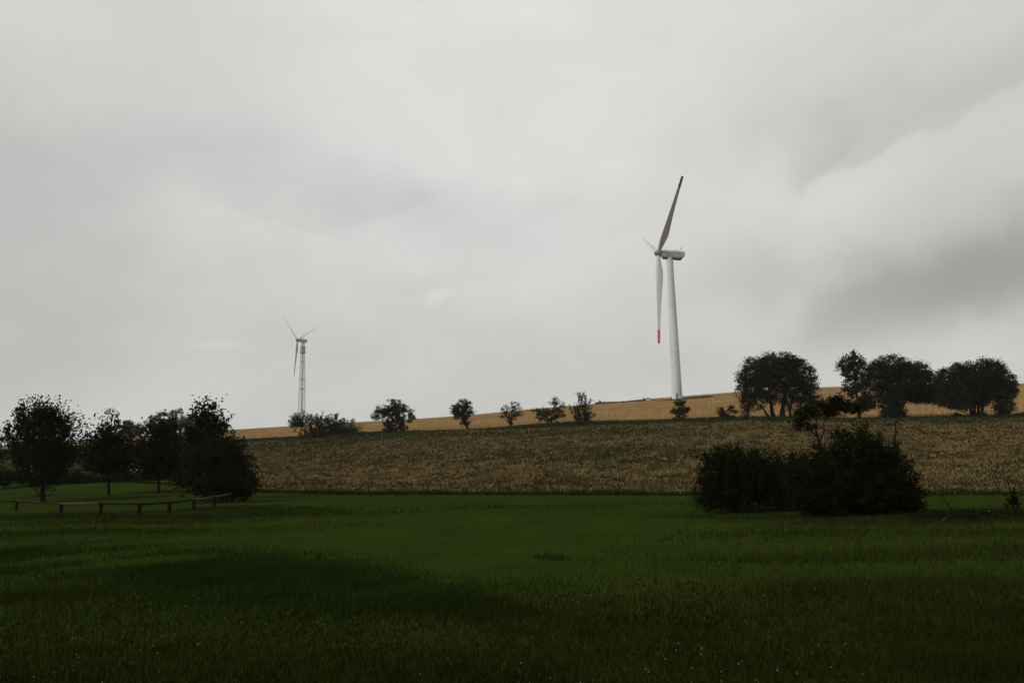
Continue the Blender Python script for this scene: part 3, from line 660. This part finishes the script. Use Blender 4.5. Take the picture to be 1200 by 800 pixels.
tree('willow_tree', 'wide spreading willow with a bushy foot, second of the three great willows', 'tree', onhedge(1045), [(1042, 432, 26, 16), (1070, 440, 22, 18), (1024, 442, 18, 17), (1058, 446, 30, 20), (1088, 452, 18, 18), (1045, 462, 22, 12), (1080, 464, 24, 8), (1098, 464, 12, 12), (1046, 475, 13, 14), (1040, 485, 10, 7), (1053, 484, 8, 8)], r_, leaf=.25, clumps=1500, per=40, sigma=.5, lmat=M_LEAF_W, group=GT, trunk_r=.5, limbs=50,
     stems=[[0, [(1046, 493), (1046, 480), (1042, 465), (1036, 445)]], [0, [(1050, 493), (1055, 478), (1064, 465), (1072, 445)], .8], [0, [(1044, 490), (1052, 470), (1054, 450)], .7]])
tree('willow_tree', 'willow with a cluster of slim stems and a hanging right side, rightmost great tree', 'tree', onhedge(1145), [(1127, 434, 14, 10), (1158, 431, 18, 10), (1144, 442, 32, 14), (1172, 447, 17, 16), (1112, 452, 16, 14), (1150, 458, 36, 12), (1182, 456, 10, 12), (1108, 467, 14, 10), (1128, 471, 16, 10), (1176, 473, 11, 13), (1143, 468, 20, 8), (1104, 437, 5, 6), (1145, 486, 10, 5), (1174, 483, 5, 5)], r_, leaf=.25, clumps=1600, per=40, sigma=.5, lmat=M_LEAF_W, group=GT, trunk_r=.26, limbs=50,
     stems=[[0, [(1139, 492), (1138, 480), (1133, 465), (1126, 445)]], [0, [(1142, 492), (1142, 475), (1142, 455)]], [0, [(1146, 492), (1147, 475), (1150, 455)]], [0, [(1149, 492), (1152, 475), (1160, 450)]], [0, [(1176.5, 491), (1176, 480), (1174, 460)], .7]])
tree('hawthorn_bush', 'tiny low bush on the bank between the second and third great willows', 'bush', onhedge(1121), [(1121, 488, 4, 4)], r_, leaf=.26, clumps=23, per=34, sigma=.3, lmat=M_LEAF_A, group=GT, trunk_r=.08, limbs=3, crown_name='foliage', trunk_name='stem')
tree('hawthorn_bush', 'low bush on the bank at the right edge of the picture', 'bush', onhedge(1201), [(1198, 487, 10, 3.5)], r_, leaf=.26, clumps=40, per=34, sigma=.35, lmat=M_LEAF_A, group=GT, trunk_r=.08, limbs=3, crown_name='foliage', trunk_name='stem')
# far wood beyond the wheat on the left
tree('far_tree', 'distant low rounded tree, the smaller left one behind the young lawn trees', 'tree', ground(152, 395), [(148, 500, 8, 7), (160, 502, 10, 6), (153, 507, 14, 6)], r_, leaf=.75, clumps=130, per=50, sigma=1.0, lmat=M_LEAF_F, group='distant trees on the left ridge', trunk_r=.5, limbs=8)
tree('far_tree', 'distant broad domed tree above the wheat, behind the young lawn trees', 'tree', ground(200, 390), [(199, 493, 24, 14), (220, 495, 20, 9), (182, 500, 12, 10), (228, 501, 10, 6), (200, 503, 26, 7)], r_, leaf=.75, clumps=300, per=50, sigma=1.0, lmat=M_LEAF_F, group='distant trees on the left ridge', trunk_r=.6, limbs=8)

# ------------------------------------------------------------------ young trees and bushes round the paddock on the left
GL = 'young trees on the left lawn'
r_ = np.random.default_rng(55)
b = hit(48, 588); print('T1', b)
tree('lime_tree', 'tall oval tree with feathery sprigs on top, nearest the left edge of the lawn', 'tree', b, [(48, 500, 30, 20), (38, 488, 20, 12), (60, 490, 20, 14), (72, 508, 18, 20), (24, 512, 17, 16), (48, 522, 34, 24), (50, 545, 30, 20), (50, 562, 17, 14), (30, 535, 20, 16), (70, 532, 18, 18)], r_, leaf=.17, clumps=430, per=34, sigma=.36, lmat=M_LEAF_N, group=GL, trunk_r=.13, up=.9, limbs=70, stems=[[0, [(50, 590), (50, 570), (49, 540), (48, 500)]]])
b = hit(127, 580); print('T2', b)
tree('maple_tree', 'round young tree on a thin straight trunk, second from the left', 'tree', b, [(128, 503, 13, 11), (127, 516, 20, 14), (127, 532, 29, 15), (112, 530, 15, 14), (145, 528, 14, 16), (127, 547, 25, 8)], r_, leaf=.2, clumps=230, per=34, sigma=.42, lmat=M_LEAF_N, group=GL, trunk_r=.09, up=.4, limbs=36, stems=[[0, [(127.5, 582), (127, 560), (127, 535), (128, 505)]]])
b = hit(186, 578); print('T3', b)
tree('maple_tree', 'round young tree on a thin straight trunk, third from the left', 'tree', b, [(188, 508, 12, 9), (188, 518, 19, 13), (177, 531, 16, 14), (201, 529, 15, 15), (188, 540, 28, 14), (188, 552, 22, 6)], r_, leaf=.2, clumps=260, per=36, sigma=.42, lmat=M_LEAF_N, group=GL, trunk_r=.10, up=.4, limbs=36, stems=[[0, [(186, 580), (186, 560), (187, 535), (187, 503)]]])
b = hit(242, 584); print('T4', b)
tree('cherry_tree', 'pointed tree with leafy side sprigs rising out of the thicket on the left', 'tree', b, [(241, 481, 5, 7), (240, 491, 9, 8), (240, 503, 14, 9), (250, 507, 12, 9), (243, 520, 18, 13), (240, 538, 20, 15), (258, 500, 7, 3), (230, 516, 9, 9)], r_, leaf=.19, clumps=230, per=34, sigma=.4, lmat=M_LEAF_N, group=GL, trunk_r=.10, up=.6, limbs=50, stems=[[0, [(241, 586), (241, 560), (242, 530), (242, 486)]]])
b = hit(262, 588); print('T5', b)
tree('hawthorn_bush', 'broad dark thicket at the end of the rail fence on the left lawn', 'bush', b, [(258, 524, 14, 12), (266, 542, 16, 18), (276, 560, 13, 16), (284, 578, 10, 9), (250, 550, 26, 24), (232, 560, 20, 18), (262, 568, 24, 18), (275, 560, 14, 18), (280, 572, 9, 10)], r_, leaf=.15, clumps=420, per=50, sigma=.36, lmat=M_LEAF_N, group=GL, trunk_r=.07, up=.4, limbs=24, crown_name='foliage', trunk_name='stem')
b = hit(-16, 586)
tree('lime_tree', 'tree cut by the left frame edge, only its outer twigs showing', 'tree', b, [(-14, 512, 16, 14), (-16, 535, 18, 20)], r_, leaf=.2, clumps=70, per=34, sigma=.4, lmat=M_LEAF_N, group=GL, trunk_r=.12, limbs=20)
b = hit(92, 566)
tree('hawthorn_bush', 'low dark scrub along the back fence behind the young lawn trees', 'bush', b, [(150, 560, 40, 6), (70, 561, 45, 6), (210, 556, 28, 10), (10, 559, 30, 8), (100, 563, 60, 4)], r_, leaf=.24, clumps=240, per=50, sigma=.4, lmat=M_LEAF_N, trunk_r=.05, limbs=8, crown_name='foliage', trunk_name='stem')

# ------------------------------------------------------------------ big bush on the right and its straggly saplings
r_ = np.random.default_rng(77)
bb = hit(880, 600); print('bush', bb)
YB = bb[1]
tree('bramble_bush', 'wide low bush, the left half of the dark thicket on the right lawn', 'bush', bb, [(860, 556, 34, 24), (892, 560, 36, 25), (925, 563, 24, 24), (845, 575, 22, 24), (885, 580, 50, 22), (930, 578, 26, 24), (850, 540, 17, 11), (876, 546, 16, 8), (840, 562, 14, 16), (948, 566, 22, 24), (835, 583, 14, 14), (832, 540, 7, 3), (912, 546, 18, 8)], r_, leaf=.075, clumps=950, per=56, sigma=.17, lmat=M_LEAF_B, group='dark thicket on the right lawn', trunk_r=.03, up=.35, limbs=30, crown_name='foliage', trunk_name='stem')
b2 = hit(1008, 604)
tree('bramble_bush', 'taller rounded bush, the right half of the dark thicket on the right lawn', 'bush', b2, [(1002, 534, 27, 20), (1022, 542, 26, 22), (1000, 560, 48, 34), (1040, 565, 26, 30), (1010, 585, 56, 20), (1058, 582, 18, 20), (965, 570, 24, 28), (1002, 520, 17, 11), (980, 545, 20, 16), (980, 585, 36, 18), (950, 568, 22, 22), (948, 585, 26, 16), (1066, 592, 12, 10)], r_, leaf=.08, clumps=1150, per=58, sigma=.18, lmat=M_LEAF_B, group='dark thicket on the right lawn', trunk_r=.03, up=.35, limbs=30, crown_name='foliage', trunk_name='stem')
b3 = ground(963, YB+.7)
tree('elder_tree', 'thin twisted sapling with a lopsided leafy top rising from the dark thicket', 'tree', b3, [(975, 473, 20, 6), (990, 479, 17, 7), (945, 483, 13, 7), (938, 496, 9, 8), (957, 477, 12, 6), (968, 482, 16, 5), (956, 521, 4, 6, 0, .8), (951, 500, 4, 6), (1004, 477, 9, 4), (982, 468, 10, 4)], r_, leaf=.08, clumps=210, per=26, sigma=.14, lmat=M_LEAF_B, trunk_r=.05, limbs=46,
     stems=[[0, [(964, 600), (962, 560), (961, 532), (959, 515), (956, 505), (957, 492), (950, 480)]], [0, [(961, 528), (961, 516), (966, 505), (965, 494), (978, 476)], .7], [0, [(960, 520), (957, 511), (946, 500), (940, 488)], .45]])
b4 = ground(1054, YB+.6)
tree('elder_tree', 'bare crooked stem standing out of the right end of the dark thicket', 'tree', b4, [(1049, 497, 3.5, 3, 0, 1), (1043, 497, 3, 1.6), (1051, 533, 2, 2)], r_, leaf=.07, clumps=9, per=7, sigma=.06, lmat=M_LEAF_B, trunk_r=.075, limbs=7,
     stems=[[0, [(1056, 600), (1054, 560), (1050, 545), (1052, 530), (1048, 517), (1050, 506), (1049, 497)]]])

# odds and ends on the far right of the lawn
pb = hit(1187, 601)
tree('shrub', 'small upright dark shrub near the right edge of the lawn', 'shrub', pb, [(1187, 583, 5.5, 8), (1187, 592, 6, 9)], r_, leaf=.06, clumps=40, per=30, sigma=.05, lmat=M_LEAF_B, trunk_r=.02, up=.4, limbs=8, crown_name='foliage', trunk_name='stem')
sb = hit(1163, 601)
def stone(loc, sx, sy, sz, label, seed):
    q = np.random.default_rng(seed); m = MB(); rings = []
    for i in range(7):
        t = math.pi*i/6; rings.append([(sx*max(math.sin(t), .03)*math.cos(2*math.pi*k/12)*q.uniform(.88, 1.1), sy*max(math.sin(t), .03)*math.sin(2*math.pi*k/12)*q.uniform(.88, 1.1), sz*(1-math.cos(t))*.5-.02) for k in range(12)])
    m.loft(rings); o = m.build('stone', M_STONE); o.location = loc; tag(o, label, 'stone')
stone(sb+[0, 0, 0], .16, .1, .10, 'pale flat stone lying left of the upright shrub on the right lawn', 1)
def stick(loc, pts, r, label, material=M_BARK, name='branch'):
    m = MB(); m.tube(pts, [r*(1-.6*i/(len(pts)-1)) for i in range(len(pts))], 6); o = m.build(name, material); o.location = loc; tag(o, label, 'branch')
kb = hit(1107, 611)
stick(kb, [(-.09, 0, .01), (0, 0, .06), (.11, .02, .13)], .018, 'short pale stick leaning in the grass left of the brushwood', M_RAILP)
kb = hit(1116, 598)
dl = YB/F
stick(kb, [(0, 0, -.05), (-.12, 0, .22), (-.2, .05, .33), (-.33, 0, .62)], .02, 'thin bare twig leaning left beside the brushwood on the right lawn')
# brushwood heap
hb = hit(1150, 607); root = empty('brushwood_heap', hb); tag(root, 'low dark heap of cut brushwood on the right lawn', 'brush heap')
m = MB()
for i in range(130):
    p0 = np.array([r_.normal()*.75, r_.normal()*.35, r_.uniform(0, .16)]); a = r_.uniform(0, 6.28); L = r_.uniform(.2, .75)
    m.tube([p0, p0+np.array([math.cos(a)*L*.5, math.sin(a)*L*.5, .03]), p0+np.array([math.cos(a)*L, math.sin(a)*L, r_.uniform(-.08, .08)])], [.012, .010, .004], 5)
m.build('sticks', M_BARK, root)
pts = np.stack([r_.normal(size=3500)*.85, r_.normal(size=3500)*.4, np.abs(r_.normal(size=3500))*.09], 1)
leafmesh('dead_leaves', pts, np.full(len(pts), .06), M_LEAF_B, root, r_)

# ------------------------------------------------------------------ fences
def rail_fence(kind, label, pts, posts_h, rail_z, pr, rr_, mats, seed, pale=()):
    """pts: world ground points of the posts"""
    q = np.random.default_rng(seed); base = pts[0]; root = empty(kind, base); tag(root, label, 'fence')
    tops = []
    for i, p in enumerate(pts):
        m = MB(); l = p-base; h_ = posts_h*q.uniform(.92, 1.02)
        m.tube([l-[0, 0, .2], l+[q.normal()*.01, q.normal()*.01, h_]], [pr*1.05, pr], 9); m.build('post', mats[0], root)
        tops.append(l+[0, -pr-rr_*.6, rail_z+q.normal()*.012])
    for i in range(len(tops)-1):
        a, b_ = tops[i], tops[i+1]; d = b_-a; a2 = a-d*.02; b2_ = b_-d*.03+[0, 0, .01]
        m = MB(); m.tube([a2, (a2+b2_)/2+[0, 0, -.015], b2_], [rr_, rr_*.95, rr_*.85], 9)
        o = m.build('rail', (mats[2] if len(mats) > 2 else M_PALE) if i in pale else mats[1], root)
        if i in pale: o['label'] = 'pale rail'
posts = [hit(c, r) for c, r in ((-70, 599), (-22, 599), (19, 598), (71, 603), (118, 603), (163, 604), (198, 602), (227, 598), (251, 594), (272, 588), (284, 582))]
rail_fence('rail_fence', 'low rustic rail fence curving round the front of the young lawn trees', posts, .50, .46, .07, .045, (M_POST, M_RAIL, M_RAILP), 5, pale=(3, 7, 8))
Yb = [hit(c, r) for c, r in ((-10, 564), (24, 564), (40, 564), (65, 564), (92, 564), (120, 564), (149, 564), (169, 564), (198, 564))]
rail_fence('rail_fence', 'far rail fence with two bleached rails at the back of the left lawn', Yb, .95, .86, .07, .07, (M_POST, M_POST), 6, pale=(1, 6))

# ------------------------------------------------------------------ air
HAZE = 0.00015
hz = mesh_np('haze', [(x, y, z) for z in (-3, 180) for y in (-950, 1250) for x in (-2000, 2000)], [(0, 2, 3, 1), (4, 5, 7, 6), (0, 1, 5, 4), (2, 6, 7, 3), (0, 4, 6, 2), (1, 3, 7, 5)], M_STONE)
tag(hz, 'thin pale damp air over the fields', 'haze', kind='stuff')
hm = bpy.data.materials.new('haze_air'); hm.use_nodes = True; ht = hm.node_tree; ht.nodes.clear()
ho = node(ht, 'ShaderNodeOutputMaterial'); pv = node(ht, 'ShaderNodeVolumePrincipled')
pv.inputs['Color'].default_value = (.9, .92, .92, 1); pv.inputs['Density'].default_value = HAZE; pv.inputs['Anisotropy'].default_value = .2
lk(ht, pv.outputs[0], ho.inputs['Volume']); hz.data.materials.clear(); hz.data.materials.append(hm)
